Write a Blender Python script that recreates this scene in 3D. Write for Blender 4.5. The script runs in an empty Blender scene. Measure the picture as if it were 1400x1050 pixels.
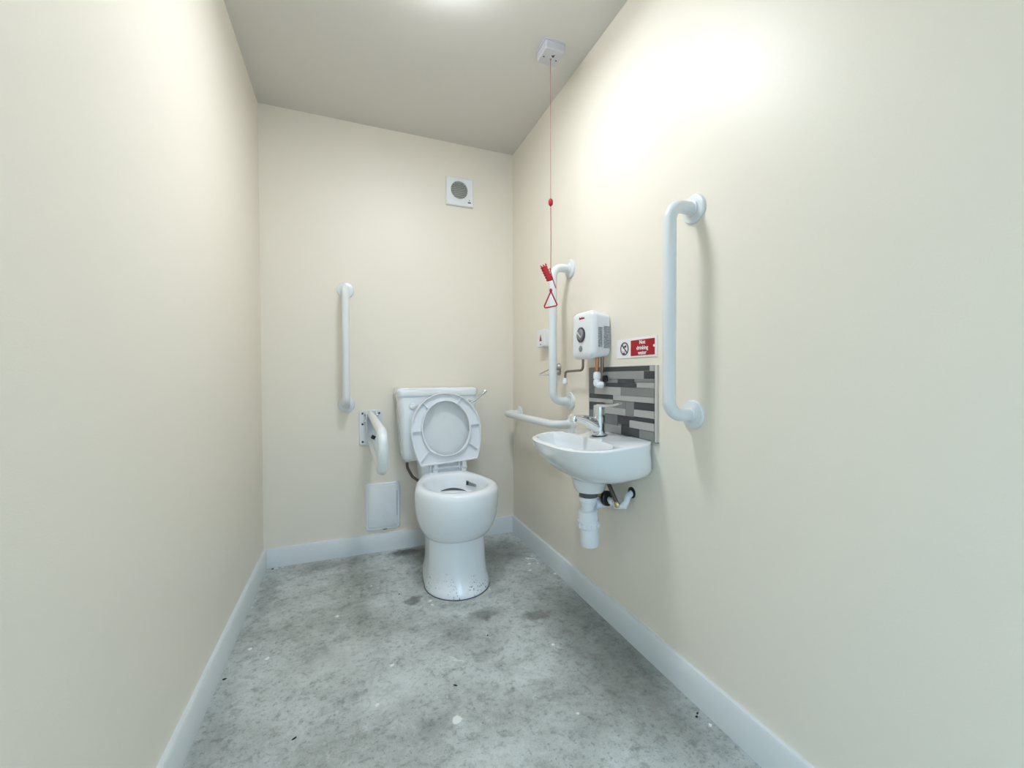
import bpy, bmesh, math, random
from mathutils import Vector, Matrix
random.seed(7)
SC = bpy.context.scene
COL = SC.collection
PI = math.pi
W, H, YF = 1.344, 2.30, -3.50          # room width, height, y of the doorway wall (back wall at y = 0)

# ------------------------------------------------------------------ camera
F_PX, YAW, PITCH, ROLL = 567.05, 0.37587, -0.01851, -0.00275
cam_d = bpy.data.cameras.new('camera'); cam = bpy.data.objects.new('camera', cam_d); COL.objects.link(cam)
cam_d.sensor_fit = 'HORIZONTAL'; cam_d.sensor_width = 36.0; cam_d.lens = F_PX / 1400 * 36.0; cam_d.clip_start = 0.01
fw = Vector((math.sin(YAW)*math.cos(PITCH), math.cos(YAW)*math.cos(PITCH), math.sin(PITCH)))
rt = Vector((math.cos(YAW), -math.sin(YAW), 0)); up = rt.cross(fw)
r2 = rt*math.cos(ROLL) + up*math.sin(ROLL); u2 = r2.cross(fw)
m = Matrix((r2, u2, -fw)).transposed().to_4x4(); m.translation = Vector((0.40109, -2.36961, 0.95527))
cam.matrix_world = m
SC.camera = cam

# ------------------------------------------------------------------ light, world, exposure
SC.view_settings.view_transform = 'Standard'; SC.view_settings.look = 'None'
SC.view_settings.gamma = 1.0; SC.view_settings.use_curve_mapping = False
SC.view_settings.exposure = 0.88
LAMP_STRENGTH = 45.0
LAMP_COLOR = (0.85, 0.915, 1.0, 1)
wd = bpy.data.worlds.new('sky'); SC.world = wd; wd.use_nodes = True
bg = wd.node_tree.nodes['Background']; bg.inputs[0].default_value = (0.46, 0.72, 1.0, 1); bg.inputs[1].default_value = 5.4
pd = bpy.data.lights.new('doorway_portal', 'AREA'); pd.shape = 'RECTANGLE'; pd.size = 0.80; pd.size_y = 2.05
pd.cycles.is_portal = True
po = bpy.data.objects.new('doorway_portal', pd); COL.objects.link(po)
po.location = (0.58, YF-0.12, 1.02); po.rotation_euler = (PI/2, 0, 0)

# ------------------------------------------------------------------ materials
def srgb(r, g, b):
    f = lambda c: (c/255/12.92) if c/255 <= 0.04045 else ((c/255+0.055)/1.055)**2.4
    return (f(r), f(g), f(b), 1)
MATS = {}
class NT:
    def __init__(s, mat):
        s.t = mat.node_tree; s.n = s.t.nodes; s.l = s.t.links
    def new(s, typ, **kw):
        n = s.n.new(typ)
        for k, v in kw.items():
            if k.startswith('i_'): n.inputs[k[2:].replace('_', ' ')].default_value = v
            else: setattr(n, k, v)
        return n
    def link(s, a, b): s.l.new(a, b)
    def val(s, x, sock):
        if hasattr(x, 'links'): s.link(x, sock)
        else: sock.default_value = x
    def math(s, op, a, b=0.0, c=None, clamp=False):
        n = s.n.new('ShaderNodeMath'); n.operation = op; n.use_clamp = clamp
        s.val(a, n.inputs[0]); s.val(b, n.inputs[1])
        if c is not None: s.val(c, n.inputs[2])
        return n.outputs[0]
    def mix(s, f, a, b):
        n = s.n.new('ShaderNodeMix'); n.data_type = 'RGBA'
        s.val(f, n.inputs[0]); s.val(a, n.inputs[6]); s.val(b, n.inputs[7])
        return n.outputs[2]
    def noise(s, vec, scale, detail=4, rough=.55, dist=0.0):
        n = s.new('ShaderNodeTexNoise'); n.inputs['Scale'].default_value = scale; n.inputs['Detail'].default_value = detail
        n.inputs['Roughness'].default_value = rough; n.inputs['Distortion'].default_value = dist
        s.link(vec, n.inputs['Vector']); return n.outputs['Fac']
    def ramp(s, v, a, b, lo=0.0, hi=1.0):
        n = s.new('ShaderNodeMapRange', interpolation_type='SMOOTHSTEP'); s.val(v, n.inputs[0])
        for i, x in enumerate((a, b, lo, hi)): n.inputs[1+i].default_value = x
        return n.outputs[0]
def mat(name, col, rough=.5, metal=0.0, spec=.5, vary=0.0, vscale=40, bump=0.0, bscale=200, coat=0.0):
    m = bpy.data.materials.new(name); m.use_nodes = True; T = NT(m)
    b = T.n['Principled BSDF']; b.inputs['Roughness'].default_value = rough; b.inputs['Metallic'].default_value = metal
    b.inputs['Specular IOR Level'].default_value = spec; b.inputs['Coat Weight'].default_value = coat
    b.inputs['Coat Roughness'].default_value = .06
    b.inputs['Base Color'].default_value = col
    if vary or bump:
        tc = T.new('ShaderNodeTexCoord').outputs['Object']
        if vary:
            f = T.noise(tc, vscale, 3)
            dk = tuple(c*(1-vary) for c in col[:3]) + (1,)
            T.link(T.mix(f, dk, col), b.inputs['Base Color'])
        if bump:
            bn = T.new('ShaderNodeBump'); bn.inputs['Strength'].default_value = bump; bn.inputs['Distance'].default_value = .002
            T.link(T.noise(tc, bscale, 3), bn.inputs['Height']); T.link(bn.outputs[0], b.inputs['Normal'])
    MATS[name] = m; return m
mat('wall_cream', srgb(245, 236, 220), .42, vary=.03, vscale=3, bump=.10, bscale=260, spec=.35)
mat('ceiling_white', srgb(222, 217, 209), .6, vary=.02, vscale=3, bump=.08, bscale=200, spec=.3)
mat('skirting_white', srgb(226, 230, 230), .35, vary=.05, vscale=14, bump=.05, bscale=90)
mat('ceramic', srgb(240, 243, 244), .12, coat=.6, vary=.02, vscale=6)
mat('seat_plastic', srgb(238, 240, 243), .3, vary=.02, vscale=30)
mat('rail_white', srgb(232, 235, 235), .28, coat=.25, vary=.02, vscale=20)
mat('plastic_white', srgb(240, 241, 243), .32, vary=.02, vscale=30)
mat('switch_plastic', srgb(206, 204, 209), .4, vary=.03, vscale=30)
mat('plastic_trap', srgb(243, 245, 248), .35, vary=.02, vscale=30)
mat('chrome', (.78, .79, .81, 1), .10, metal=1.0, vary=.05, vscale=30)
mat('steel', (.48, .47, .45, 1), .32, metal=1.0, vary=.2, vscale=60)
mat('braided_hose', (.17, .14, .12, 1), .4, metal=.6, vary=.5, vscale=500, bump=.8, bscale=600)
mat('copper', (.62, .30, .18, 1), .32, metal=1.0, vary=.35, vscale=60)
mat('old_copper', (.36, .27, .22, 1), .38, metal=.9, vary=.3, vscale=50)
mat('brass', (.62, .48, .25, 1), .35, metal=.9, vary=.3, vscale=60)
mat('dark_plastic', (.012, .012, .013, 1), .4, vary=.2, vscale=50)
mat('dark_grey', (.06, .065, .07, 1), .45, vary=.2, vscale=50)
mat('mid_grey', srgb(140, 143, 146), .35, vary=.1, vscale=50)
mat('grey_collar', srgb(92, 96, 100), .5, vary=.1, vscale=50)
mat('red_plastic', srgb(178, 16, 28), .35, vary=.1, vscale=60)
mat('red_cord', srgb(196, 40, 48), .7, vary=.2, vscale=300)
mat('pink_cord', srgb(186, 110, 112), .8, vary=.2, vscale=300)
mat('red_print', srgb(172, 8, 26), .45, vary=.04, vscale=30)
mat('white_print', srgb(250, 244, 244), .5, vary=.01, vscale=30)
mat('dark_print', srgb(62, 44, 56), .5, vary=.1, vscale=60)
mat('hole_dark', (.004, .004, .004, 1), .9, vary=.1, vscale=30)
mat('grout', srgb(168, 168, 166), .8, vary=.1, vscale=80)
mat('tile_d', srgb(70, 71, 74), .5, vary=.22, vscale=260, bump=.1, bscale=400)
mat('tile_m', srgb(140, 140, 139), .5, vary=.18, vscale=260, bump=.1, bscale=400)
mat('tile_k', srgb(122, 122, 123), .5, vary=.2, vscale=260, bump=.1, bscale=400)
mat('tile_n', srgb(160, 160, 158), .5, vary=.16, vscale=260, bump=.1, bscale=400)
mat('tile_l', srgb(186, 185, 181), .5, vary=.14, vscale=260, bump=.1, bscale=400)
mat('plaster', srgb(246, 244, 238), .85, vary=.15, vscale=200)
mat('dirt', srgb(40, 38, 36), .9, vary=.3, vscale=200)
mat('trim_dull', srgb(216, 210, 200), .55, vary=.05, vscale=60)
mat('trim_white', srgb(236, 236, 234), .4, vary=.03, vscale=30)
mat('panel_white', srgb(238, 242, 243), .45, vary=.04, vscale=60, bump=.25, bscale=500)
mat('paving', srgb(150, 148, 142), .9, vary=.2, vscale=6)
mat('grille_grey', srgb(190, 190, 184), .5, vary=.05, vscale=60)

def floor_material():
    m = bpy.data.materials.new('concrete_floor'); m.use_nodes = True; T = NT(m); b = T.n['Principled BSDF']
    P = T.new('ShaderNodeTexCoord').outputs['Object']
    big = T.noise(P, 2.4, 5, .6, .5); mid = T.noise(P, 9, 7, .68, .5); blot = T.noise(P, 26, 6, .7, .3); fine = T.noise(P, 75, 5, .72); grit = T.noise(P, 300, 3, .65)
    c = T.mix(T.ramp(big, .34, .66), srgb(172, 175, 169), srgb(204, 209, 205))
    c = T.mix(T.ramp(mid, .50, .72, 0, .40), c, srgb(218, 223, 220))
    c = T.mix(T.ramp(mid, .48, .28, 0, .50), c, srgb(126, 129, 124))
    c = T.mix(T.ramp(blot, .50, .32, 0, .55), c, srgb(118, 121, 116))
    c = T.mix(T.ramp(blot, .54, .70, 0, .40), c, srgb(220, 224, 221))
    c = T.mix(T.ramp(fine, .49, .30, 0, .60), c, srgb(104, 107, 103))
    c = T.mix(T.ramp(fine, .55, .72, 0, .40), c, srgb(222, 225, 221))
    c = T.mix(T.ramp(grit, .42, .26, 0, .75), c, srgb(80, 82, 79))
    # a warped position for stains that keep a ragged edge of their own
    wn = T.new('ShaderNodeTexNoise'); wn.inputs['Scale'].default_value = 22; wn.inputs['Detail'].default_value = 5
    T.link(P, wn.inputs['Vector'])
    wv = T.new('ShaderNodeVectorMath', operation='SUBTRACT'); T.link(wn.outputs['Color'], wv.inputs[0]); wv.inputs[1].default_value = (.5, .5, .5)
    ws = T.new('ShaderNodeVectorMath', operation='SCALE'); T.link(wv.outputs[0], ws.inputs[0]); ws.inputs['Scale'].default_value = .10
    wp = T.new('ShaderNodeVectorMath', operation='ADD'); T.link(P, wp.inputs[0]); T.link(ws.outputs[0], wp.inputs[1])
    def spot(cx, cy, rx, ry, ang, amt, col, c, soft=.35):
        mp = T.new('ShaderNodeMapping', vector_type='TEXTURE'); mp.inputs['Location'].default_value = (cx, cy, 0)
        mp.inputs['Rotation'].default_value = (0, 0, ang); mp.inputs['Scale'].default_value = (rx, ry, 1)
        T.link(wp.outputs[0], mp.inputs['Vector'])
        ln = T.new('ShaderNodeVectorMath', operation='LENGTH'); T.link(mp.outputs[0], ln.inputs[0])
        return T.mix(T.ramp(ln.outputs['Value'], 1.0, soft, 0, amt), c, col)
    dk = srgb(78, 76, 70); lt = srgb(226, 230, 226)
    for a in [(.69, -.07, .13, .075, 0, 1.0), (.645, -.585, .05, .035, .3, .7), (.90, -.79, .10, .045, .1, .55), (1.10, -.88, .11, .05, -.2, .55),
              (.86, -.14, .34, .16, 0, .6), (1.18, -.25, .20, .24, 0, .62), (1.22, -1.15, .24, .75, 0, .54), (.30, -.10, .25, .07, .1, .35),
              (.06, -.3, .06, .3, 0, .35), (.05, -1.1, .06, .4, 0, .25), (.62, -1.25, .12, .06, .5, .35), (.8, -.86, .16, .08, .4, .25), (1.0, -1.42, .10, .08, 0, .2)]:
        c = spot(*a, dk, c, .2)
    for a in [(.735, -1.01, .05, .010, -.55, .75), (1.076, -1.09, .03, .006, -.6, .8), (.93, -1.16, .10, .06, -.5, .35), (.36, -.86, .16, .10, .3, .35), (.52, -1.08, .13, .09, .4, .35),
              (.45, -.55, .12, .08, .2, .25), (.70, -1.45, .2, .1, .3, .3)]:
        c = spot(*a, lt, c, .3)
    T.link(c, b.inputs['Base Color'])
    T.link(T.ramp(mid, .3, .7, .62, .38), b.inputs['Roughness'])
    bn = T.new('ShaderNodeBump'); bn.inputs['Strength'].default_value = .25; bn.inputs['Distance'].default_value = .002
    T.link(T.math('ADD', fine, T.math('MULTIPLY', grit, .4)), bn.inputs['Height']); T.link(bn.outputs[0], b.inputs['Normal'])
    MATS['concrete_floor'] = m
floor_material()
def pan_material():          # glazed ceramic with specks of dirt splashed round the foot
    m = mat('ceramic_pan', srgb(246, 249, 251), .22, coat=.25); T = NT(m); b = T.n['Principled BSDF']
    P = T.new('ShaderNodeTexCoord').outputs['Object']
    sp = T.new('ShaderNodeSeparateXYZ'); T.link(P, sp.inputs[0])
    k = T.math('MULTIPLY', T.ramp(T.noise(P, 150, 2, .5), .60, .66), T.ramp(T.noise(P, 20, 3, .5), .46, .58))
    k = T.math('MULTIPLY', k, T.ramp(sp.outputs['Z'], .13, .01))
    T.link(T.mix(k, srgb(246, 249, 251), srgb(70, 80, 96)), b.inputs['Base Color'])
pan_material()
def sticker_material():      # rows of tiny unreadable print
    m = mat('sticker_print', srgb(190, 192, 196), .5); T = NT(m); b = T.n['Principled BSDF']
    P = T.new('ShaderNodeTexCoord').outputs['Object']
    w = T.new('ShaderNodeTexWave', bands_direction='Z'); w.inputs['Scale'].default_value = 60; w.inputs['Distortion'].default_value = 1.5; T.link(P, w.inputs['Vector'])
    f = T.math('MULTIPLY', T.ramp(w.outputs['Fac'], .4, .6), T.ramp(T.noise(P, 160, 2), .38, .5))
    T.link(T.mix(f, srgb(186, 188, 192), srgb(96, 98, 104)), b.inputs['Base Color'])
sticker_material()
def emit(name, col, s):
    m = bpy.data.materials.new(name); m.use_nodes = True; b = m.node_tree.nodes['Principled BSDF']
    b.inputs['Base Color'].default_value = (.9, .9, .9, 1); b.inputs['Emission Color'].default_value = col; b.inputs['Emission Strength'].default_value = s
    MATS[name] = m
emit('lamp_diffuser', LAMP_COLOR, LAMP_STRENGTH)
emit('lamp_band', LAMP_COLOR, LAMP_STRENGTH*.24)

# ------------------------------------------------------------------ mesh helpers (all in world coordinates)
def wloc(o):
    v = Vector((0, 0, 0))
    while o is not None: v += o.location; o = o.parent
    return v
class MB:
    def __init__(s): s.v = []; s.f = []
    def add(s, vs, fs):
        k = len(s.v); s.v += [Vector(p) for p in vs]; s.f += [[i+k for i in f] for f in fs]; return s
    def loft(s, rings, cap0=True, cap1=True, loop=False):
        n = len(rings[0]); vs = [p for r in rings for p in r]; fs = []
        R = len(rings)
        for i in range(R if loop else R-1):
            j = (i+1) % R
            for k in range(n):
                q = (k+1) % n; fs.append([i*n+k, i*n+q, j*n+q, j*n+k])
        if not loop:
            if cap0: fs.append(list(range(n))[::-1])
            if cap1: fs.append([(R-1)*n+k for k in range(n)])
        return s.add(vs, fs)
    def tube(s, pts, r, n=20, caps=True):
        pts = [Vector(p) for p in pts]; rs = r if isinstance(r, (list, tuple)) else [r]*len(pts)
        t = (pts[1]-pts[0]).normalized(); a = Vector((0, 0, 1)) if abs(t.z) < .9 else Vector((1, 0, 0))
        x = a.cross(t).normalized(); rings = []
        for i, p in enumerate(pts):
            if i == 0: d = pts[1]-pts[0]
            elif i == len(pts)-1: d = pts[-1]-pts[-2]
            else: d = (pts[i+1]-pts[i]).normalized() + (pts[i]-pts[i-1]).normalized()
            d.normalize(); x = (x - d*x.dot(d)).normalized(); y = d.cross(x)
            rings.append([p + (x*math.cos(2*PI*k/n) + y*math.sin(2*PI*k/n))*rs[i] for k in range(n)])
        return s.loft(rings, caps, caps)
    def lathe(s, prof, o, ax, n=28):
        """prof: (radius, height along axis)"""
        ax = Vector(ax).normalized(); o = Vector(o)
        a = Vector((0, 0, 1)) if abs(ax.z) < .9 else Vector((1, 0, 0)); x = a.cross(ax).normalized(); y = ax.cross(x)
        return s.loft([[o + ax*h + (x*math.cos(2*PI*k/n)+y*math.sin(2*PI*k/n))*max(r, 1e-4) for k in range(n)] for r, h in prof])
    def box(s, x0, x1, y0, y1, z0, z1, bev=0.0, seg=2):
        x0, x1 = sorted((x0, x1)); y0, y1 = sorted((y0, y1)); z0, z1 = sorted((z0, z1))
        bm = bmesh.new(); bmesh.ops.create_cube(bm, size=1.0)
        for v in bm.verts: v.co = Vector(((x0+x1)/2+v.co.x*(x1-x0), (y0+y1)/2+v.co.y*(y1-y0), (z0+z1)/2+v.co.z*(z1-z0)))
        if bev: bmesh.ops.bevel(bm, geom=bm.edges[:], offset=bev, segments=seg, affect='EDGES', profile=.5)
        bm.verts.index_update(); s.add([v.co.copy() for v in bm.verts], [[v.index for v in f.verts] for f in bm.faces]); bm.free(); return s
    def xf(s, mtx):
        s.v = [mtx @ p for p in s.v]; return s
    def build(s, name, material, parent=None, sharp=35):
        me = bpy.data.meshes.new(name); off = wloc(parent) if parent else Vector((0, 0, 0))
        me.from_pydata([tuple(p-off) for p in s.v], [], s.f)
        bm = bmesh.new(); bm.from_mesh(me); bmesh.ops.remove_doubles(bm, verts=bm.verts, dist=1e-6)
        bmesh.ops.recalc_face_normals(bm, faces=bm.faces); bm.to_mesh(me); bm.free()
        me.polygons.foreach_set('use_smooth', [True]*len(me.polygons)); me.set_sharp_from_angle(angle=math.radians(sharp))
        me.materials.append(MATS[material])
        o = bpy.data.objects.new(name, me); COL.objects.link(o)
        if parent: o.parent = parent
        return o
def fillet(pts, r, seg=8):
    pts = [Vector(p) for p in pts]; out = [pts[0]]
    for i in range(1, len(pts)-1):
        a, b, c = pts[i-1], pts[i], pts[i+1]; u = (a-b).normalized(); v = (c-b).normalized()
        ang = u.angle(v); d = min(r/math.tan(ang/2), (a-b).length*.499, (c-b).length*.499); rr = d*math.tan(ang/2)
        ctr = b + (u+v).normalized()*(rr/math.sin(ang/2)); p0 = b+u*d-ctr; p1 = b+v*d-ctr; tot = PI-ang
        for k in range(seg+1):
            q = k/seg; sa = math.sin(tot)
            out.append(ctr + (p0*math.sin((1-q)*tot) + p1*math.sin(q*tot))/sa)
    return out + [pts[-1]]
def rrect(hw, hh, r, seg=6):
    o = []
    for cx, cy, a0 in ((hw-r, hh-r, 0), (-hw+r, hh-r, 90), (-hw+r, -hh+r, 180), (hw-r, -hh+r, 270)):
        for k in range(seg+1):
            a = math.radians(a0+90*k/seg); o.append((cx+r*math.cos(a), cy+r*math.sin(a)))
    return o
def empty(name, loc, label, cat, group=None):
    e = bpy.data.objects.new(name, None); e.empty_display_size = .05; COL.objects.link(e); e.location = loc
    return tag(e, label, cat, group)
def tag(o, label, cat, group=None, kind=None):
    o['label'] = label; o['category'] = cat
    if group: o['group'] = group
    if kind: o['kind'] = kind
    return o
def struct(o, label, cat):
    o['kind'] = 'structure'; o['label'] = label; o['category'] = cat; return o

# ------------------------------------------------------------------ the room
T_ = .10
struct(MB().box(0, W, YF-T_, 0, -.08, 0).build('floor', 'concrete_floor'), 'bare grey stained concrete floor of the toilet room', 'floor')
struct(MB().box(-T_, W+T_, YF-T_, T_, H, H+.08).build('ceiling', 'ceiling_white'), 'plain off-white painted ceiling', 'ceiling')
struct(MB().box(-T_, W+T_, 0, T_, -.08, H).build('wall_back', 'wall_cream'), 'cream painted wall behind the toilet', 'wall')
struct(MB().box(-T_, 0, YF-T_, 0, -.08, H).build('wall_left', 'wall_cream'), 'bare cream painted wall opposite the basin', 'wall')
struct(MB().box(W, W+T_, YF-T_, 0, -.08, H).build('wall_right', 'wall_cream'), 'cream painted wall carrying the basin and grab rails', 'wall')
DX0, DX1, DZ = .18, .98, 2.05
wf = MB().box(0, DX0, YF-T_, YF, 0, H).box(DX1, W, YF-T_, YF, 0, H).box(DX0, DX1, YF-T_, YF, DZ, H)
struct(wf.build('wall_front', 'wall_cream'), 'cream painted wall around the open doorway', 'wall')
tr = MB().box(DX0-.05, DX0, YF, YF+.012, 0, DZ+.05, .002).box(DX1, DX1+.05, YF, YF+.012, 0, DZ+.05, .002).box(DX0, DX1, YF, YF+.012, DZ, DZ+.05, .002)
struct(tr.build('trim_1', 'trim_white'), 'white architrave around the open doorway', 'trim')
struct(MB().box(-6, 7, YF-12, YF-T_, -.12, -.02).build('ground', 'paving'), 'pale paving outside the doorway', 'ground')
struct(MB().box(-5, 6.5, YF-4.2, YF-4.0, -.02, 3.0).build('wall_skyblock', 'paving'), 'pale unseen wall added outside the doorway to block low sky light', 'wall')  # added out of view to keep low sky light off the upper walls
SKH, SKT = .096, .015
def skirt(name, pts, label):
    """pts: two points along the wall foot and the inward normal"""
    (ax, ay), (bx, by), (nx, ny) = pts
    prof = [(0, 0), (SKT, 0), (SKT, SKH-.006), (SKT-.004, SKH), (0, SKH)]
    rings = [[(x+nx*d, y+ny*d, z) for d, z in prof] for x, y in ((ax, ay), (bx, by))]
    struct(MB().loft(rings).build(name, 'skirting_white'), label, 'baseboard')
skirt('baseboard_back', ((SKT, 0), (W-SKT, 0), (0, -1)), 'pale grey-white skirting board under the back wall')
skirt('baseboard_left', ((0, 0), (0, YF), (1, 0)), 'pale grey-white skirting board along the bare wall')
skirt('baseboard_right', ((W, 0), (W, YF), (-1, 0)), 'pale grey-white skirting board along the basin wall')

# ------------------------------------------------------------------ toilet
CX = .862
toilet = empty('toilet', (CX, -.36, 0), 'white close-coupled toilet with its seat raised against the cistern', 'toilet')
def outline(cx, hw, yf, yc, yb, hb=None, nb=2.0, nf=2.0, nF=32, nB=32):
    o = []
    for k in range(nF):                       # front half, from right side round the front to the left
        a = PI*k/nF; c, s_ = math.cos(a), math.sin(a)
        o.append((cx+hw*math.copysign(abs(c)**(2/nf), c), yc+(yf-yc)*abs(s_)**(2/nf)))
    for k in range(nB):                       # back half
        a = PI+PI*k/nB; c, s_ = math.cos(a), abs(math.sin(a))
        t = s_**(2/nb); w = hw if hb is None else hw+(hb-hw)*(3*t*t-2*t**3)
        o.append((cx+w*math.copysign(abs(c)**(2/nb), c), yc+(yb-yc)*t))
    return o
pan = MB(); R = []
for z, hw, yf, hb in [(0, .147, -.661, .125), (.012, .148, -.662, .125), (.026, .144, -.655, .122), (.06, .136, -.634, .115), (.12, .131, -.616, .112),
                      (.205, .129, -.606, .112), (.226, .130, -.607, .112), (.233, .139, -.623, .112), (.25, .152, -.647, .112), (.28, .168, -.674, .113), (.32, .181, -.692, .115),
                      (.36, .188, -.703, .117), (.40, .191, -.707, .118), (.435, .190, -.706, .12), (.450, .187, -.702, .12), (.458, .180, -.694, .118), (.461, .171, -.684, .112)]:
    k = min(1, max(0, (z-.2)/.16)); yc = -.50 + .03*k*0
    R.append([(x, y, z) for x, y in outline(CX, hw, yf, yc, -.205, hb, 4.5)])
for z, hw, yf, yb in [(.461, .150, -.652, -.292), (.457, .145, -.645, -.298), (.44, .141, -.638, -.304), (.40, .136, -.630, -.312), (.385, .132, -.625, -.318),
                      (.380, .112, -.59, -.345), (.37, .100, -.57, -.36), (.32, .085, -.55, -.38), (.26, .06, -.50, -.40), (.25, .02, -.46, -.43)]:
    R.append([(x, y, z) for x, y in outline(CX, hw, yf, (yf+yb)/2-.01, yb, None, 2.2, 2.1)])
pan.loft(R)
# the block under the cistern, and the outlet leg behind the pedestal
blk = []
for z, hw, r in [(.20, .085, .03), (.40, .105, .03), (.505, .118, .03), (.517, .112, .025)]:
    blk.append([(CX+a, -.128+b, z) for a, b in rrect(hw, .110, r)])
pan.loft(blk); pan.build('pan', 'ceramic_pan', toilet, 40)
MB().loft([[(x, y, z) for x, y in outline(CX, .1495, -.6635, -.50, -.205, .125, 4.5)] for z in (0, .003)]).build('base_ring', 'dark_grey', toilet)  # thin dark ring round the foot of the pan
MB().loft([[(x, y, .30) for x, y in outline(CX, .078, -.54, -.46, -.39)], [(x, y, .302) for x, y in outline(CX, .07, -.53, -.46, -.40)]]).build('water', 'chrome', toilet)
# grey crescent standing in for shade above the sump, and the side flush opening
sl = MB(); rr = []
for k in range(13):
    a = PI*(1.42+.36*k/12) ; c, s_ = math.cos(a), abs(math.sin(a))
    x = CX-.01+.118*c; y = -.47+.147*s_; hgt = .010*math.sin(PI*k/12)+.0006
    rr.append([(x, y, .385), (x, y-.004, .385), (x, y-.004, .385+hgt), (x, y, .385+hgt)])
sl.loft(rr).build('sump_shade', 'grey_collar', toilet)
fo = MB().loft([[(.955, -.338, .428), (.950, -.35, .428), (.950, -.35, .409), (.955, -.338, .409)], [(.986, -.40, .420), (.978, -.405, .420), (.978, -.405, .409), (.986, -.40, .409)]]).build('flush_opening', 'mid_grey', toilet)
MB().loft([[(.953, -.340, .430), (.948, -.352, .430), (.948, -.352, .408), (.953, -.340, .408)], [(.964, -.358, .426), (.956, -.364, .426), (.956, -.364, .412), (.964, -.358, .412)]]).build('slot', 'dark_grey', fo)
# cistern
CC = .845
cis = MB(); rr = []
for z, hw, hd, r, yo in [(.513, .165, .070, .035, -.100), (.518, .178, .080, .035, -.100), (.53, .186, .086, .035, -.1), (.56, .190, .088, .03, -.1), (.70, .200, .092, .028, -.101), (.855, .209, .095, .026, -.102)]:
    rr.append([(CC+a, yo+b, z) for a, b in rrect(hw, hd, r)])
cisb = cis.loft(rr).build('cistern', 'ceramic', toilet, 40)
lid = []
for z, d in [(.853, -.004), (.855, .004), (.862, .006), (.885, .006), (.893, .002), (.8965, -.008)]:
    lid.append([(CC+a, -.103+b, z) for a, b in rrect(.209+d, .096+d, .026)])
MB().loft(lid).build('cistern_lid', 'ceramic', toilet, 40)
MB().lathe([(.018, 0), (.018, .004), (.014, .008), (.004, .0095)], (.708, -.1935, .803), (0, -1, 0)).build('blanking_cap', 'ceramic', cisb)
# flush lever
lv = MB().lathe([(.015, 0), (.015, .006), (.010, .010), (.009, .03)], (1.008, -.195, .815), (0, -1, 0)).build('flush_lever', 'chrome', toilet)
pth = fillet([(1.008, -.222, .815), (1.03, -.228, .826), (1.075, -.228, .862), (1.095, -.224, .878)], .02, 4)
MB().tube(pth, [.005+.0035*min(1, max(0, (i/len(pth)-.45)/.35)) for i in range(len(pth))], 12).build('lever_arm', 'chrome', lv)
# supply hose under the cistern
MB().tube(fillet([(.695, -.09, .52), (.690, -.09, .47), (.715, -.12, .42), (.765, -.15, .385)], .05, 6), .0075, 12).build('supply_hose', 'braided_hose', toilet)
MB().lathe([(.013, 0), (.015, .002), (.015, .020), (.011, .024)], (.695, -.09, .519), (0, 0, -1), 12).build('hose_nut', 'plastic_white', toilet)

# raised seat: an egg-shaped ring seen from underneath, hollow between its lips, braced by ribs
SV = .180
def seat_outer(a):
    c, s_ = math.cos(a), math.sin(a); hh = .188 if s_ >= 0 else .30
    r = 1/math.sqrt((c/.184)**2+(s_/hh)**2)
    if s_ < 0: r = min(r, (SV-.004)/-s_)
    return r
def seat_inner(a):
    c, s_ = math.cos(a), math.sin(a); return 1/math.sqrt((c/.122)**2+(s_/(.143 if s_ > 0 else .136))**2)
SB = Vector((.885, -.262, .505)); lean = math.radians(7.5); roll = math.radians(-3.4)
Mseat = Matrix.Translation(SB) @ Matrix.Rotation(-lean, 4, 'X') @ Matrix.Rotation(roll, 4, 'Y')
angs = sorted([2*PI*k/96 for k in range(96)] + [math.atan2(-(SV-.004), s*.147) % (2*PI) for s in (-1, 1)])
rings = []
for fr, d in [(0, .004), (0.0, -.010), (.04, -.014), (.10, -.014), (.125, -.012), (.150, .003), (.850, .003), (.875, -.012), (.90, -.014), (.96, -.014), (1, -.010), (1, .004), (.9, .008), (.1, .008)]:
    rings.append([((ro+(ri-ro)*fr)*math.cos(a), d, SV+(ro+(ri-ro)*fr)*math.sin(a)) for a in angs for ro, ri in [(seat_outer(a), seat_inner(a))]])
seat = MB().loft(rings, loop=True).xf(Mseat).build('seat', 'seat_plastic', toilet, 30)
for deg in (127, 60, 179, 3, 226, 322):
    a = math.radians(deg); ro, ri = seat_outer(a), seat_inner(a); r0, r1 = ri+(ro-ri)*.12, ro-(ro-ri)*.12
    q = MB().box(r0, r1, -.0105, .004, -.0026, .0026, .0006, 1)
    q.xf(Mseat @ Matrix.Translation((0, 0, SV)) @ Matrix.Rotation(-a, 4, 'Y')).build('rib', 'seat_plastic', seat)
for hx in (.812, .962):
    hm = MB().box(hx-.013, hx+.013, -.262, -.235, .459, .476, .004).tube([(hx-.016, -.25, .483), (hx+.016, -.25, .483)], .010, 16)
    hm.box(hx-.011, hx+.011, -.268, -.252, .482, .515, .003).box(hx-.028, hx-.020, -.262, -.246, .474, .512, .002)
    hm.build('hinge', 'seat_plastic', toilet)
MB().tube([(.80, -.25, .485), (.975, -.25, .485)], .0065, 14).build('hinge_rod', 'seat_plastic', toilet)

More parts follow.
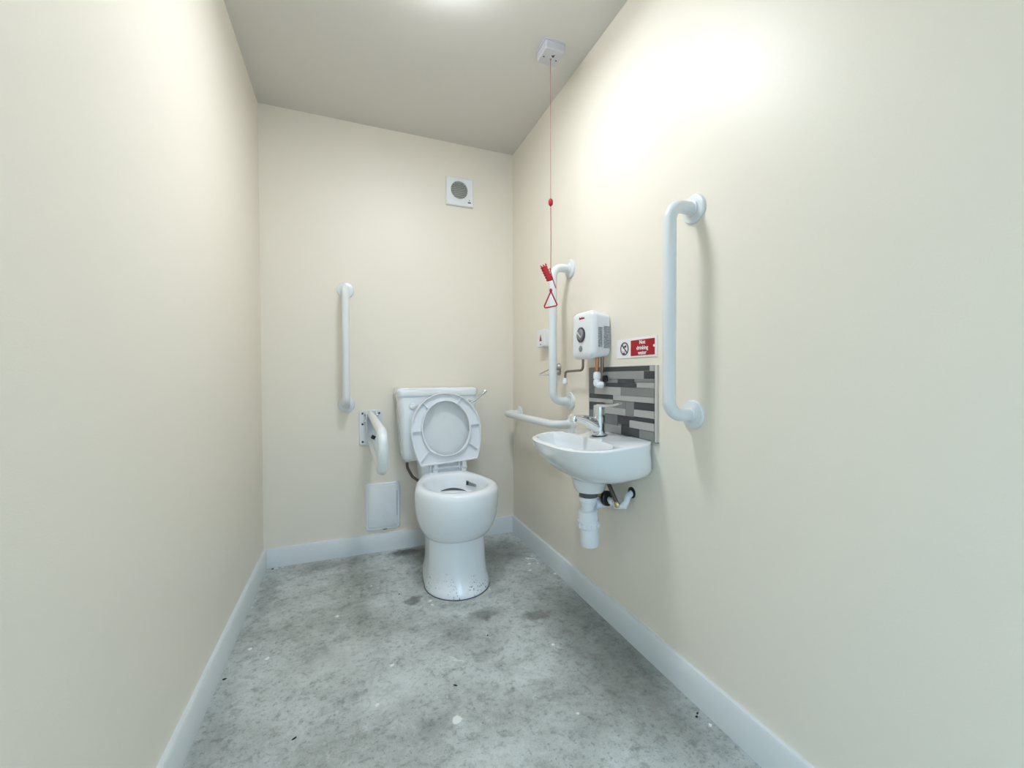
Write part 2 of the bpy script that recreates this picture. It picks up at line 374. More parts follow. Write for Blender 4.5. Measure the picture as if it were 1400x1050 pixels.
# ------------------------------------------------------------------ grab rails
def flange(m_, o, n, r=.042):
    m_.lathe([(r, 0), (r, .004), (r-.003, .0085), (r-.012, .011), (.021, .0125)], o, n, 32)
def rail(name, A, B, n, label, off=.09, rad=.0182, bend=.055):
    A, B, n = Vector(A), Vector(B), Vector(n)
    e = empty(name, (A+B)/2, label, 'grab rail', None)
    MB().tube(fillet([A+n*.003, A+n*off, B+n*off, B+n*.003], bend, 10), rad, 24).build('tube', 'rail_white', e, 50)
    for p in (A, B):
        f = MB(); flange(f, p, n); f = f.build('wall_flange', 'rail_white', e, 30)
        MB().lathe([(.0235, .0118), (.0235, .0160), (.0186, .018)], p, n, 24).build('collar', 'rail_white', f, 40)
    return e
rail('grab_rail', (W, -1.432, 1.441), (W, -1.432, .842), (-1, 0, 0), 'white upright grab rail on the basin wall beside the red and white sign')
rail('grab_rail', (W, -.708, 1.441), (W, -.708, .842), (-1, 0, 0), 'white upright grab rail between the red pull cord and the water heater')
rail('grab_rail', (.391, 0, 1.411), (.391, 0, .808), (0, -1, 0), 'white upright grab rail on the back wall above the fold-down rail')
rail('grab_rail', (W, -.105, .738), (W, -.715, .738), (-1, 0, 0), 'white horizontal grab rail in the corner between toilet and basin')

# fold-down support rail
fr_ = empty('fold_down_rail', (.513, 0, .68), 'white fold-down support rail on a bolted plate beside the toilet', 'support rail')
pl = MB(); pl.loft([[(.513+a, y, .680+b) for a, b in rrect(.060-i, .095-i, .016)] for y, i in ((0, 0), (-.006, 0), (-.008, .002))])
plate = pl.build('mounting_plate', 'rail_white', fr_)
for dx in (-.024, .024):
    ck = MB().box(.513+dx-.003, .513+dx+.003, -.055, -.007, .66, .768, .002); ck.build('hinge_cheek', 'rail_white', fr_)
MB().tube([(.482, -.032, .751), (.544, -.032, .751)], .006, 12).build('pivot_pin', 'steel', fr_)
for dx, dz in ((-.043, .078), (.043, .078), (-.043, .020), (.043, .020), (-.043, -.075), (.043, -.075)):
    MB().lathe([(.0055, .0075), (.0055, .010), (.003, .0115)], (.513+dx, 0, .68+dz), (0, -1, 0), 12).build('bolt', 'dark_grey', plate)
for dx, dz in ((-.032, .070), (-.032, .036), (.034, .070)):
    MB().lathe([(.007, .0075), (.007, .013), (.004, .0155)], (.513+dx, 0, .68+dz), (0, -1, 0), 12).build('screw', 'chrome', plate)
pth = fillet([(.513, -.018, .751), (.514, -.82, .751), (.514, -.82, .607), (.513, -.012, .607)], .062, 12)
MB().tube(pth, .0178, 24).build('tube', 'rail_white', fr_, 50)
MB().lathe([(.009, 0), (.009, .012), (.006, .015)], (.497, -.60, .716), (-.5, 0, -.85), 14).build('rubber_stop', 'dark_plastic', fr_)
MB().lathe([(.010, 0), (.010, .018)], (.513, -.60, .735), (0, 0, -1), 14).build('stop_boss', 'rail_white', fr_)

# access panel
ap = empty('access_panel', (.571, 0, .246), 'pale rounded access panel low on the wall beside the toilet', 'access panel')
MB().loft([[(.571+a, y, .246+b) for a, b in rrect(.091-i, .128-i, .020)] for y, i in ((0, 0), (-.007, 0), (-.011, .004))]).build('frame', 'plastic_white', ap)
MB().loft([[(.571+a, y, .246+b) for a, b in rrect(.078-i, .116-i, .013)] for y, i in ((-.010, 0), (-.0125, 0), (-.0145, .003))]).build('door', 'panel_white', ap)
MB().box(.570, .592, -.0135, -.008, .118, .122, .001).build('latch', 'dark_grey', ap)
MB().box(.6445, .6465, -.0152, -.014, .19, .33).build('grip_line', 'mid_grey', ap)

# extractor fan
fx, fz = 1.010, 2.020
fan = empty('extractor_fan', (fx, 0, fz), 'small square white extractor fan with round slatted grille', 'fan')
fp = MB(); hole = [(fx+.050*math.cos(PI/4+2*PI*k/64)-.004, fz+.050*math.sin(PI/4+2*PI*k/64)+.008) for k in range(64)]
def sqring(hw, n=64):
    o = []
    for k in range(n):
        a = PI/4+2*PI*k/n; c, s_ = math.cos(a), math.sin(a); q = hw/max(abs(c), abs(s_)); o.append((fx+c*q, fz+s_*q))
    return o
fp.loft([[(x, 0, z) for x, z in sqring(.079)], [(x, -.016, z) for x, z in sqring(.079)], [(x, -.020, z) for x, z in sqring(.075)],
         [(x, -.020, z) for x, z in hole], [(x, -.004, z) for x, z in hole]], cap0=True, cap1=False).build('cover', 'plastic_white', fan)
MB().lathe([(.049, .002), (.049, .004)], (fx-.004, 0, fz+.008), (0, -1, 0), 40).build('duct', 'dark_grey', fan)
for k in range(9):
    dz = -.042+.0105*k; hw = math.sqrt(max(0, .0495**2-dz*dz))
    MB().loft([[(x, -.010, fz+.008+dz-.0030), (x, -.018, fz+.008+dz-.0022), (x, -.018, fz+.008+dz+.0024), (x, -.010, fz+.008+dz+.0010)] for x in (fx-.004-hw, fx-.004+hw)]).build('slat', 'grille_grey', fan)
MB().lathe([(.026, .0035), (.026, .0085), (.024, .0095)], (fx-.006, 0, fz+.004), (0, -1, 0), 28).build('motor_hub', 'mid_grey', fan)
MB().box(fx+.046, fx+.064, -.0206, -.0195, fz-.060, fz-.053).build('logo', 'dark_print', fan)
MB().box(fx+.052, fx+.058, -.0212, -.0195, fz-.046, fz-.041, .001).build('indicator', 'mid_grey', fan)

# ------------------------------------------------------------------ emergency pull cord
px, py = 1.187, -.822
pc = empty('pull_cord', (px, py, H), 'white ceiling switch with red emergency pull cord and triangle handle', 'pull cord')
MB().loft([[(px+a, py+b, z) for a, b in rrect(hw, hw, .008)] for z, hw in ((H, .047), (H-.006, .047), (H-.006, .044), (H-.034, .044), (H-.038, .041))]).build('ceiling_box', 'switch_plastic', pc)
for dx, dy in ((-.030, .003), (.027, .006)):
    MB().lathe([(.0035, 0), (.0035, .0012)], (px+dx, py+dy, H-.0375), (0, 0, -1), 10).build('screw', 'dark_grey', pc)
MB().loft([[(px+.004+a, py-.012+b, z) for a, b in ((-.008, 0), (.005, .008), (.005, -.008))] for z in (H-.0375, H-.0388)]).build('bell_mark', 'dark_plastic', pc)
MB().lathe([(.004, 0), (.003, .004)], (px+.002, py+.006, H-.0375), (0, 0, -1), 10).build('cord_grommet', 'mid_grey', pc)
cx_, cy_ = px+.002, py+.006
MB().tube([(cx_, cy_, H-.037), (cx_, cy_, 1.69)], .0013, 8).build('cord', 'pink_cord', pc)
MB().lathe([(.002, 0), (.008, .006), (.0095, .012), (.0095, .022), (.008, .027), (.003, .032)], (cx_, cy_, 1.66), (0, 0, 1), 16).build('bead', 'red_plastic', pc)
MB().tube([(cx_, cy_, 1.662), (cx_+.001, cy_, 1.52), (cx_, cy_, 1.385)], .0014, 8).build('cord', 'red_cord', pc)
kn = MB(); rnd = random.Random(3)                 # a wound, knotted bundle of cord
hx, hz = Vector((math.cos(YAW), -math.sin(YAW), 0)), Vector((0, 0, 1))
ax = (hx*-.42+hz*.9).normalized(); sd = (hx*.9+hz*.42).normalized(); dp = ax.cross(sd)
kc = Vector((cx_, cy_, 1.382)) + hx*-.016
pts = []
for k in range(200):
    t = k/199; a = t*2*PI*11
    pts.append(kc + ax*(-.030+.060*((t*2.0) % 1.0 if t < .5 else 1-((t-.5)*2))) + sd*math.cos(a)*.0105 + dp*math.sin(a)*.0085)
kn.tube(pts, .0044, 8)
for q in (-1, 0, 1):
    kn.tube([kc+ax*.022+sd*.009*q, kc+ax*.036+sd*(.010*q+.002), kc+ax*.042+sd*.011*q], [.003, .003, .001], 8)
kn.tube([kc+ax*-.028+sd*a for a in (-.008, 0, .008)], .004, 8)
kn.build('cord_knot', 'red_cord', pc)
MB().tube([kc+hx*.012+hz*.022, kc+hx*.020+hz*-.008, kc+hx*.030+hz*-.040, kc+hx*.037+hz*-.060], .0022, 8).build('cord_tail', 'red_cord', pc)
MB().tube([kc+hx*.008+hz*-.026, kc+hx*.013+hz*-.045, Vector((cx_, cy_, 1.318))], .0013, 8).build('thread', 'white_print', pc)
T0 = Vector((cx_, cy_, 1.312))
MB().lathe([(.003, 0), (.006, .004), (.006, .012), (.003, .016)], T0-hz*.008, (0, 0, 1), 12).build('ferrule', 'red_plastic', pc)
tp = [T0+hz*-.002, T0+hx*.026+hz*-.060, T0+hx*.022+hz*-.066, T0+hx*-.027+hz*-.074, T0+hx*-.030+hz*-.068, T0+hz*-.004]
MB().tube(fillet([tp[0], T0+hx*.028+hz*-.062, T0+hx*-.031+hz*-.074, tp[5]], .006, 4), .0030, 10).build('triangle_handle', 'red_plastic', pc)

# alarm reset unit on the wall
ab = empty('alarm_unit', (W, -.47, 1.146), 'white wall alarm unit with a red triangle, behind the grab rail', 'alarm')
MB().loft([[(x, -.47+a, 1.146+b) for a, b in rrect(.043-i, .043-i, .006)] for x, i in ((W, 0), (W-.034, 0), (W-.038, .003))]).build('casing', 'plastic_white', ab)
MB().loft([[(x, -.472+a, 1.148+b) for a, b in ((-.013, -.016), (.013, -.016), (0, .020))] for x in (W-.0375, W-.039)]).build('triangle', 'red_print', ab)
for b in (-.030, ):
    MB().box(W-.039, W-.0375, -.476, -.466, 1.146+b-.003, 1.146+b+.003).build('button', 'mid_grey', ab)

# toilet roll holder
th = empty('roll_holder', (W, -.600, .99), 'bare chrome wire toilet roll holder behind the upright grab rail', 'roll holder')
MB().lathe([(.019, 0), (.019, .006), (.014, .012), (.012, .028), (.014, .034), (.010, .040)], (W, -.600, .998), (-1, 0, 0), 20).build('wall_mount', 'steel', th)
MB().lathe([(.015, 0), (.015, .012), (.010, .018)], (W, -.604, .975), (-1, 0, 0), 18).build('mount_cover', 'steel', th)
MB().tube(fillet([(W-.034, -.600, .997), (1.248, -.566, .961), (1.248, -.680, .961)], .008, 5), .0032, 10).build('wire_arm', 'chrome', th)

# ------------------------------------------------------------------ instant water heater
wh = empty('water_heater', (W, -.955, 1.115), 'white instant water heater with round dial above the basin', 'water heater')
hb = MB(); rr = []
for x, d in ((W, -.012), (W-.004, -.006), (W-.05, 0), (W-.066, .001)):
    rr.append([(x, -.950+a, 1.115+b) for a, b in rrect(.074+d, .089+d, .026)])
hb.loft(rr).build('casing', 'plastic_white', wh, 40)
rr = []
for x, d in ((W-.066, -.004), (W-.068, .001), (W-.078, 0), (W-.085, -.005), (W-.089, -.014), (W-.0905, -.03)):
    rr.append([(x, -.950+a, 1.115+b) for a, b in rrect(.077+d, .092+d, max(.008, .028+d))])
cov = MB().loft(rr).build('front_cover', 'plastic_white', wh, 40)
FX = W-.0905
dial = MB().lathe([(.029, 0), (.029, .002), (.025, .003)], (FX, -.952, 1.117), (-1, 0, 0), 32).build('dial', 'mid_grey', wh)
def arcband(a0, a1, r0, r1, x, name, mt):
    q = []
    for k in range(19):
        a = a0+(a1-a0)*k/18; c, s_ = math.cos(a), math.sin(a)
        q.append([(x, -.952+r0*c, 1.117+r0*s_), (x, -.952+r1*c, 1.117+r1*s_), (x-.0012, -.952+r1*c, 1.117+r1*s_), (x-.0012, -.952+r0*c, 1.117+r0*s_)])
    MB().loft(q).build(name, mt, dial)
arcband(math.radians(95), math.radians(265), .0235, .030, FX-.0022, 'hot_scale', 'dark_print')
arcband(math.radians(-80), math.radians(85), .0235, .030, FX-.0022, 'cold_scale', 'dark_grey')
MB().lathe([(.021, .002), (.021, .006), (.019, .008)], (FX, -.952, 1.117), (-1, 0, 0), 28).build('knob', 'mid_grey', dial)
MB().box(-.004, .004, -.019, .019, -.004, .004, .0015).xf(Matrix.Translation((FX-.009, -.952, 1.117)) @ Matrix.Rotation(math.radians(35), 4, 'X')).build('knob_grip', 'chrome', dial)
MB().lathe([(.012, 0), (.012, .002), (.010, .003)], (FX, -.948, 1.063), (-1, 0, 0), 24).build('badge', 'mid_grey', wh)
lg = MB(); rnd = random.Random(5)                  # tiny red italic word, unreadable in the photograph
for k in range(7):
    y0 = -.936-.0055*k; h_ = (.010 if k in (0, 3) else .006)
    lg.loft([[(FX-.0008, y0, 1.178), (FX-.0008, y0-.0028, 1.178), (FX-.0008, y0-.0042, 1.178+h_), (FX-.0008, y0-.0014, 1.178+h_)], [(FX+.0006, y0, 1.178), (FX+.0006, y0-.0028, 1.178), (FX+.0006, y0-.0042, 1.178+h_), (FX+.0006, y0-.0014, 1.178+h_)]])
lg.box(FX-.0008, FX+.0006, -.977, -.936, 1.1775, 1.1795); lg.build('logo', 'red_print', wh)
MB().box(W-.060, W-.042, -1.0252, -1.0235, 1.066, 1.142).build('rating_sticker', 'sticker_print', wh)
MB().box(W-.034, W-.010, -1.0248, -1.0220, 1.062, 1.146).build('warning_sticker', 'sticker_print', wh)
MB().tube(fillet([(1.300, -.888, 1.032), (1.300, -.888, .980), (1.300, -.757, .976), (1.300, -.740, .972), (1.300, -.735, .94)], .018, 6), .0052, 14).build('outlet_pipe', 'old_copper', wh)
MB().lathe([(.006, 0), (.008, .004), (.0125, .016), (.0115, .024), (.006, .029)], (1.300, -.735, .948), (0, 0, -1), 18).build('outlet_nozzle', 'plastic_trap', wh)
for dx, dy, mt in ((0, -1.010, 'copper'), (.022, -1.012, 'old_copper')):
    MB().tube([(1.296+dx, dy+.012, 1.035), (1.296+dx, dy+.012, .968)], .0068, 14).build('inlet_pipe', mt, wh)
MB().lathe([(.009, 0), (.0135, .004), (.0145, .016), (.0135, .026), (.010, .029), (.0135, .032), (.0145, .044), (.012, .054), (.007, .058)], (1.296, -.998, .972), (0, 0, -1), 22).build('push_fitting', 'plastic_trap', wh)
MB().lathe([(.010, -.010), (.0135, -.004), (.0140, .008), (.0125, .016), (.008, .019)], (1.300, -1.004, .922), (.9, -.4, -.1), 20).build('push_elbow', 'plastic_trap', wh)
MB().lathe([(.010, 0), (.013, .002), (.013, .014)], (1.319, -1.004, .945), (1, -.1, 0), 16).build('isolating_valve', 'dark_plastic', wh)

# ------------------------------------------------------------------ sign
sg = empty('warning_sign', (W, -1.172, 1.054), 'red and white "Not drinking water" sign above the splashback', 'sign')
MB().box(W-.003, W, -1.281, -1.063, 1.020, 1.089, .0008, 1).build('board', 'white_print', sg)
MB().box(W-.0038, W-.0028, -1.270, -1.146, 1.0265, 1.081).build('red_field', 'red_print', sg)
def text(body, size, yc, zc, x, name, mt, parent, bold=.0):
    cu = bpy.data.curves.new('t', 'FONT'); cu.body = body; cu.size = size; cu.align_x = 'CENTER'; cu.align_y = 'CENTER'; cu.extrude = .0004; cu.offset = bold
    to = bpy.data.objects.new('t', cu); COL.objects.link(to); bpy.context.view_layer.update()
    me = bpy.data.meshes.new_from_object(to.evaluated_get(bpy.context.evaluated_depsgraph_get()))
    bpy.data.objects.remove(to)
    b = MB(); b.v = [Vector((x-v.co.z, yc-v.co.x, zc+v.co.y)) for v in me.vertices]; b.f = [list(p.vertices) for p in me.polygons]
    bpy.data.meshes.remove(me); return b.build(name, mt, parent)
for s_, z in (('Not', 1.0715), ('drinking', 1.0525), ('water', 1.0355)):
    text(s_, .0185, -1.208, z, W-.0042, 'lettering', 'white_print', sg, .0004)
ic = MB(); ro, ri = .0235, .0198; Y0, Z0 = -1.1095, 1.0545
ic.loft([[(W-.0034-dx, Y0+r*math.cos(2*PI*k/40), Z0+r*math.sin(2*PI*k/40)) for k in range(40)] for r, dx in ((ri, 0), (ri, .001), (ro, .001), (ro, 0))], loop=True)
def bar(y0, z0, y1, z1, w):
    d = Vector((0, y1-y0, z1-z0)).normalized(); n_ = Vector((0, -d.z, d.y))*w/2
    a, b_ = Vector((0, y0, z0)), Vector((0, y1, z1)); c_ = Vector((W-.0034, Y0, Z0)); e_ = Vector((-.001, 0, 0))
    q = [a+n_, a-n_, b_-n_, b_+n_]; ic.loft([[c_+p for p in q], [c_+p+e_ for p in q]])
bar(.0155, .0155, -.0155, -.0155, .0036)
bar(.006, .006, -.010, .008, .005); bar(-.008, .013, -.008, .004, .003); bar(.005, .008, .005, .001, .004)
bar(.009, -.007, .007, -.018, .0012); bar(-.003, -.007, -.001, -.018, .0012); bar(.007, -.0165, -.001, -.0165, .004)
ic.build('prohibition_symbol', 'dark_print', sg)
MB().lathe([(.0045, 0), (.0045, .0006)], (W-.0038, -1.2675, 1.056), (-1, 0, 0), 14).build('scuff', 'white_print', sg)

# ------------------------------------------------------------------ splashback
sb = empty('splashback', (W, -1.077, .735), 'splashback of narrow grey, light and charcoal strip tiles above the basin', 'splashback')
MB().box(W-.005, W, -1.275, -.876, .7395, .991).build('backing', 'grout', sb)
MB().box(W-.0085, W, -1.2865, -1.2765, .738, .991, .001).build('edge_trim', 'trim_dull', sb)
MB().box(W-.010, W, -1.289, -1.274, .733, .738, .001).build('trim_end', 'mid_grey', sb)
TILES = [('m',-.877,-.985,.990,.944),('d',-.985,-1.252,.990,.973),('l',-1.252,-1.275,.990,.971),('d',-1.224,-1.275,.971,.946),('n',-.985,-1.224,.973,.944),
 ('d',-1.076,-1.172,.944,.929),('m',-1.172,-1.275,.946,.933),('m',-.921,-1.076,.944,.929),('d',-.998,-1.186,.929,.914),('l',-1.186,-1.275,.933,.914),('n',-.921,-.998,.929,.914),
 ('k',-.877,-.921,.944,.883),('l',-.921,-1.096,.914,.883),('m',-1.096,-1.275,.914,.884),('d',-.877,-1.048,.883,.866),('l',-1.048,-1.275,.884,.864),('l',-.877,-1.048,.866,.850),
 ('m',-1.053,-1.124,.864,.836),('m',-1.124,-1.171,.864,.810),('d',-1.171,-1.275,.864,.838),('d',-.877,-.992,.850,.818),('n',-.992,-1.053,.850,.836),('l',-.992,-1.124,.836,.810),('l',-1.171,-1.275,.838,.813),
 ('k',-.877,-.992,.818,.770),('k',-.992,-1.074,.810,.770),('d',-1.074,-1.146,.810,.778),('d',-1.146,-1.275,.813,.798),('l',-1.146,-1.275,.798,.771),
 ('n',-.877,-1.097,.770,.7395),('d',-1.097,-1.199,.778,.7395),('m',-1.199,-1.275,.771,.7395)]
TH = {'d': .0066, 'k': .0070, 'm': .0074, 'n': .0078, 'l': .0082}
for k, y0, y1, zt, zb in TILES:
    MB().box(W-TH[k]-.0016, W-.003, y1+.0005, y0-.0005, zb+.0005, zt-.0005, .0006, 1).build('tile', 'tile_'+k, sb)

# ------------------------------------------------------------------ wash basin
BY = -1.068
wb = empty('wash_basin', (W, BY, .56), 'small white ceramic wash basin with chrome tap and bottle trap', 'wash basin')
def bring(s0, A, B, n, z0, z1, nT=56, nW=12):
    """outline bulging from the wall: distance from wall s = s0 + A cos, clipped at the wall; z falls from z0 at the wall to z1 at the front"""
    cc = -(s0/A); tmax = math.acos(max(-1, -abs(cc)**(n/2)))
    pts = []
    for k in range(nT):
        t = -tmax+2*tmax*k/(nT-1); c, s_ = math.cos(t), math.sin(t)
        S = s0+A*math.copysign(abs(c)**(2/n), c); Y = BY+B*math.copysign(abs(s_)**(2/n), s_)
        S = max(S, 0.0005); pts.append((W-S, Y, z0+(z1-z0)*S/(s0+A)))
    a, b = pts[-1], pts[0]
    for k in range(1, nW+1):
        t = k/(nW+1); pts.append((a[0]+(b[0]-a[0])*t, a[1]+(b[1]-a[1])*t, a[2]+(b[2]-a[2])*t))
    return pts
def circ_like(ref, cx, cy, r, z):
    o = []
    for p in ref:
        d = Vector((p[0]-cx, p[1]-cy)); d.normalize(); o.append((cx+d.x*r, cy+d.y*r, z))
    return o
ref = bring(.135, .170, .234, 2.9, .738, .717)
NX, NY = 1.222, -1.062
rg = []
rg.append(circ_like(ref, NX, NY, .050, .535)); rg.append(circ_like(ref, NX, NY, .056, .545)); rg.append(circ_like(ref, NX, NY, .062, .566)); rg.append(circ_like(ref, NX, NY, .064, .580))
for s0, A, B, n, z0, z1 in [(.076, .114, .125, 2.4, .598, .586), (.088, .127, .180, 2.6, .612, .600), (.098, .144, .208, 2.8, .626, .620), (.110, .157, .220, 2.9, .643, .643),
                            (.124, .163, .228, 2.9, .675, .672), (.133, .165, .232, 2.9, .705, .695), (.135, .169, .234, 2.9, .730, .710), (.135, .170, .234, 2.9, .736, .715), (.135, .167, .231, 2.9, .739, .718)]:
    rg.append(bring(s0, A, B, n, z0, z1))
def inner(sc, dx, z, tilt, cx=1.138, cy=BY):
    """bowl opening: the rim outline inset, cut off by a straight edge in front of the tap deck; sc shrinks it about its middle"""
    def inside(x, y):
        return (abs(x-1.209)/.154)**2.9 + (abs(y-BY)/.217)**2.9 + (max(0, x-1.10)/.108)**9 < 1
    o = []
    for p in ref:
        d = Vector((p[0]-cx, p[1]-cy)).normalized(); lo, hi = 0.0, .5
        for _ in range(26):
            md = (lo+hi)/2
            if inside(cx+d.x*md, cy+d.y*md): lo = md
            else: hi = md
        x = cx+dx+d.x*lo*sc; y = cy+d.y*lo*sc; o.append((x, y, z+tilt*(x-1.04)))
    return o
IX, IY = 1.138, BY
rg.append(inner(1.0, 0, .7190, .069)); rg.append(inner(.975, 0, .7165, .062)); rg.append(inner(.95, 0, .695, .035)); rg.append(inner(.86, .004, .662, .0))
rg.append(inner(.62, .010, .638, .0)); rg.append(inner(.30, .018, .625, .0)); rg.append(inner(.03, .020, .622, .0))
bas = MB().loft(rg).build('bowl', 'ceramic', wb, 50)
MB().lathe([(.019, 0), (.0185, .002), (.012, .003), (.003, .002)], (1.158, IY, .6215), (0, 0, 1), 20).build('plughole', 'chrome', bas)
# tap
TX, TY, TZ = 1.264, -1.062, .734
tap = MB().lathe([(.0265, 0), (.0265, .003), (.022, .006), (.022, .055), (.0215, .075), (.0205, .0755), (.0205, .0775), (.0215, .078), (.0205, .108), (.0195, .114), (.012, .117)], (TX, TY, TZ), (0, 0, 1), 32).build('tap', 'chrome', wb, 30)
MB().lathe([(.027, -.003), (.027, .0015)], (TX, TY, TZ+.0018), (0, 0, 1), 28).build('base_gasket', 'dark_plastic', tap)
sp = []
for t in [k/14 for k in range(15)]:
    x = TX+.006-.118*t; z = TZ+.026+.042*math.sin(t*PI*.50)+.004*t; rz = .026*(1-t)**1.3+.0088; ry = .0205*(1-t)+.0115*t
    sl_ = .35*(1-t)
    sp.append([(x+rz*math.sin(a)*sl_*.6, TY+ry*math.cos(a), z+rz*math.sin(a)) for a in [2*PI*k/20 for k in range(20)]])
MB().loft(sp).build('spout', 'chrome', tap, 45)
MB().lathe([(.011, -.006), (.0125, .002), (.0125, .014), (.009, .017)], (TX-.106, TY, TZ+.073), (-.35, 0, -1), 18).build('aerator', 'chrome', tap)
lp = [(TX, TY, TZ+.112), (TX+.012, TY-.030, TZ+.113), (TX+.022, TY-.062, TZ+.116), (TX+.030, TY-.088, TZ+.124)]
rr = []
for i, (p, hw, hh) in enumerate(zip(lp, (.019, .015, .0115, .010), (.007, .0055, .0045, .004))):
    d = (Vector(lp[min(i+1, 3)])-Vector(lp[max(i-1, 0)])).normalized(); sx = d.cross(Vector((0, 0, 1))).normalized(); uz = sx.cross(d)
    rr.append([Vector(p)+sx*a+uz*b for a, b in rrect(hw, hh, hh*.8, 4)])
MB().loft(rr).build('lever', 'chrome', tap, 40)
# waste and bottle trap
MB().lathe([(.036, 0), (.036, .004), (.034, .006), (.034, .022), (.031, .024)], (NX-.004, NY, .537), (0, 0, -1), 28).build('waste_collar', 'grey_collar', wb)
tr_ = MB().lathe([(.034, 0), (.034, .014), (.031, .018), (.027, .030), (.024, .036), (.024, .050)], (NX-.006, NY, .514), (0, 0, -1), 28).build('bottle_trap', 'plastic_trap', wb, 30)
MB().lathe([(.030, 0), (.036, .003), (.036, .036), (.0385, .038), (.0385, .044), (.036, .046)], (NX-.006, NY, .466), (.02, 0, -1), 30).build('trap_cap', 'plastic_trap', tr_, 30)
MB().lathe([(.036, 0), (.0375, .004), (.0375, .018), (.034, .022)], (NX-.004, NY, .421), (.06, 0, -1), 30).build('trap_ring', 'plastic_trap', tr_, 30)
for k in range(14):
    a = 2*PI*k/14; c_ = Vector((NX-.004+.0375*math.cos(a), NY+.0375*math.sin(a), .412))
    MB().box(c_.x-.003, c_.x+.003, c_.y-.003, c_.y+.003, .403, .418, .001, 1).build('grip_rib', 'plastic_trap', tr_)
MB().lathe([(.034, 0), (.034, .060), (.031, .070), (.020, .077), (.006, .079)], (NX-.001, NY, .402), (.05, 0, -1), 30).build('trap_bottle', 'plastic_trap', tr_, 30)
MB().tube(fillet([(NX+.020, NY, .482), (NX+.075, NY+.008, .482), (W-.001, NY+.01, .482)], .02, 4), .019, 18).build('waste_arm', 'plastic_trap', tr_)
# supply side: valve, white pipe with an elbow, flexible tail
MB().lathe([(.012, -.022), (.016, -.018), (.016, -.006), (.021, -.004), (.021, .010), (.016, .012), (.016, .024), (.011, .026)], (1.288, -1.052, .508), (.1, -.9, -.1), 8).build('valve_body', 'brass', wb)
MB().lathe([(.026, -.007), (.028, -.003), (.028, .006), (.024, .009)], (1.286, -1.078, .503), (.25, -.9, .15), 18).build('valve_handle', 'dark_plastic', wb)
MB().tube(fillet([(1.290, -1.080, .502), (1.292, -1.150, .492), (1.300, -1.172, .500)], .02, 5), .0092, 16).build('pipe', 'plastic_trap', wb)
MB().lathe([(.0105, 0), (.0135, .003), (.0135, .018), (.0105, .021)], (1.290, -1.098, .4995), (0, -1, -.14), 18).build('push_fitting', 'plastic_trap', wb)
MB().lathe([(.0125, 0), (.015, .003), (.015, .016), (.0125, .019)], (1.292, -1.124, .4960), (0, -1, -.14), 18).build('push_fitting', 'plastic_trap', wb)
MB().tube(fillet([(1.296, -1.160, .498), (1.306, -1.168, .508), (1.318, -1.160, .528), (W, -1.150, .536)], .02, 6), .0105, 16).build('pipe_elbow', 'plastic_trap', wb)
MB().lathe([(.020, 0), (.020, .003), (.015, .005)], (W, -1.150, .537), (-1, 0, 0), 18).build('wall_collar', 'dark_plastic', wb)
th_ = MB().tube([(1.272, -1.085, .600), (1.275, -1.105, .566), (1.284, -1.142, .506)], .0072, 12).build('flexible_tail', 'braided_hose', wb)
MB().lathe([(.008, -.004), (.010, 0), (.010, .012), (.007, .016)], (1.284, -1.142, .504), (.05, -.45, -1), 8).build('tail_nut', 'brass', th_)

# ------------------------------------------------------------------ ceiling lamp (above the frame)
lx, ly = .69, -1.10
cl = empty('ceiling_light', (lx, ly, H), 'round white ceiling light in the middle of the room', 'lamp')
MB().lathe([(.130, 0), (.130, .012), (.126, .016)], (lx, ly, H), (0, 0, -1), 40).build('base', 'plastic_white', cl)
MB().lathe([(.124, .014), (.124, .066), (.121, .068)], (lx, ly, H), (0, 0, -1), 40).build('side_band', 'lamp_band', cl)
MB().lathe([(.121, .0675), (.116, .0695), (.090, .0705), (.050, .071), (.004, .071)], (lx, ly, H), (0, 0, -1), 40).build('diffuser', 'lamp_diffuser', cl)

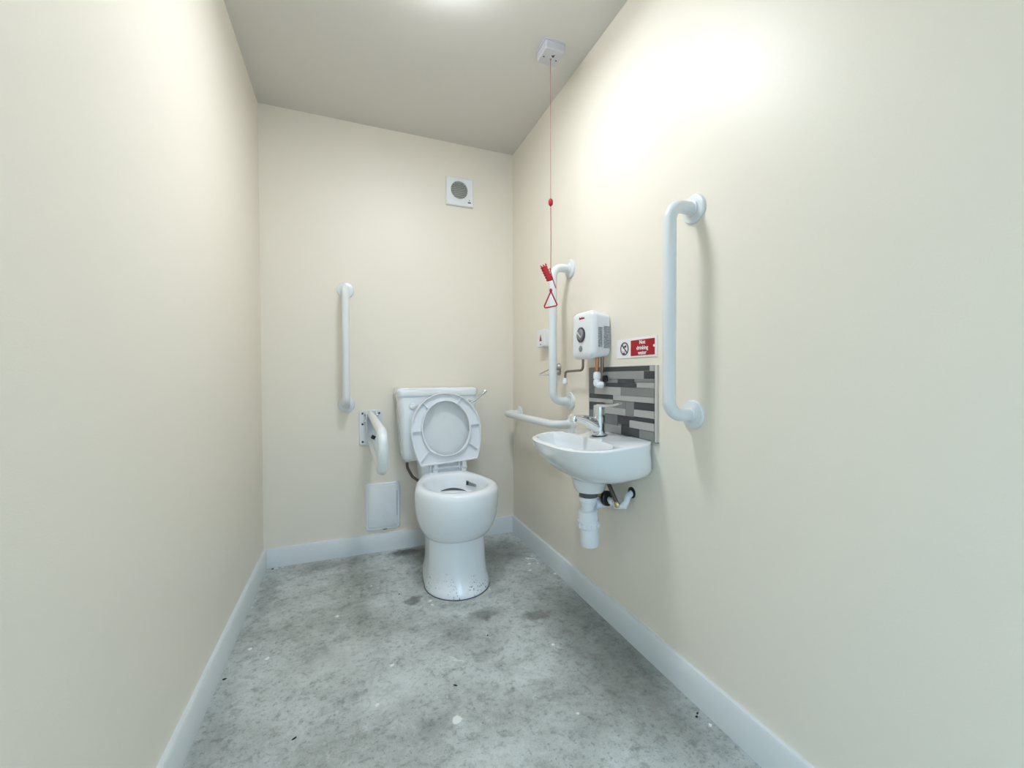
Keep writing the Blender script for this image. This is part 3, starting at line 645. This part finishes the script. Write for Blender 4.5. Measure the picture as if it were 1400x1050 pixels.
# ------------------------------------------------------------------ debris on the floor
def chip(x, y, a, b, ang, name, mt, h=.002, seed=0):
    rd = random.Random(seed); n = 8
    P2 = []
    for k in range(n):
        t = 2*PI*k/n; q = .75+.4*rd.random(); u, v = a*q*math.cos(t), b*q*math.sin(t)
        P2.append((x+u*math.cos(ang)-v*math.sin(ang), y+u*math.sin(ang)+v*math.cos(ang)))
    return MB().loft([[(p[0], p[1], 0) for p in P2], [(p[0], p[1], h*.7) for p in P2], [(x+(p[0]-x)*.8, y+(p[1]-y)*.8, h) for p in P2]]).build(name, mt)
tag(chip(.673, -1.257, .016, .013, .6, 'plaster_chip', 'plaster', .003, 1), 'largest pale plaster chip, alone on open floor in front of the toilet', 'debris')
GP = 'small plaster chips on the floor'
CH = [(.716, -.616, .010, .006, .2), (.719, -.650, .006, .007, 1.), (1.250, -.452, .011, .007, .1), (1.225, -.520, .012, .004, .3), (1.292, -.462, .006, .005, 0), (1.322, -.595, .006, .006, .2),
      (1.300, -.375, .005, .004, .2), (1.266, -.40, .005, .004, 0), (.351, -.592, .008, .006, .4), (.527, -.964, .009, .006, .5), (.07, -.694, .008, .006, .8), (.136, -.773, .010, .006, .7), (.996, -1.362, .005, .005, 0),
      (1.312, -1.53, .005, .005, 0), (.055, -.03, .012, .006, .2), (.085, -.028, .006, .004, .1), (.49, -.39, .005, .004, 0), (.47, -1.12, .008, .006, .6), (1.07, -1.066, .008, .006, .2), (.98, -.62, .005, .004, .2), (.40, -.45, .004, .004, 0)]
def chip_label(x, y):
    if .65 < x < .80 and y > -.7: return 'white plaster chip lying beside the foot of the toilet'
    if x > 1.2 and y > -.56: return 'small white plaster chip in the corner between toilet and basin wall'
    if x > 1.29: return 'tiny white plaster chip against the skirting under the basin wall'
    if x < .15 and y > -.1: return 'white plaster crumb in the corner where the bare wall meets the back wall'
    if x < .15: return 'white plaster chip on the floor along the bare wall'
    if x > .95: return 'small pale plaster chip on the floor in front of the basin'
    return 'small pale plaster chip on the open floor between toilet and bare wall'
for i, a in enumerate(CH):
    tag(chip(*a, 'plaster_chip', 'plaster', .0025, i+10), chip_label(a[0], a[1]), 'debris', GP)
st = MB().tube(fillet([(1.258, -.385, .002), (1.275, -.40, .002), (1.300, -.41, .002), (1.298, -.445, .002)], .008, 4), .0022, 6).build('plaster_strip', 'plaster')
tag(st, 'thin curled white strip of sealant on the floor near the corner', 'debris')
for i, a in enumerate([(1.311, -1.486, .006, .004, .3), (1.300, -1.494, .006, .004, .1), (.028, -.832, .008, .005, .3), (.045, -.030, .010, .005, 0), (.70, -1.128, .009, .003, -.6), (.26, -1.155, .010, .003, .5), (.87, -.93, .004, .003, .2), (.60, -.51, .004, .005, .2)]):
    tag(chip(a[0], a[1], a[2]*.68, a[3]*.68, a[4], 'dirt_crumb', 'dirt', .0025, i+50), 'dark crumb of dirt beside the ' + ('basin wall skirting' if a[0] > 1.2 else 'bare wall skirting') if a[0] > 1.2 or a[0] < .1 else 'dark crumb of dirt on the open concrete floor', 'debris', 'dark crumbs on the floor')
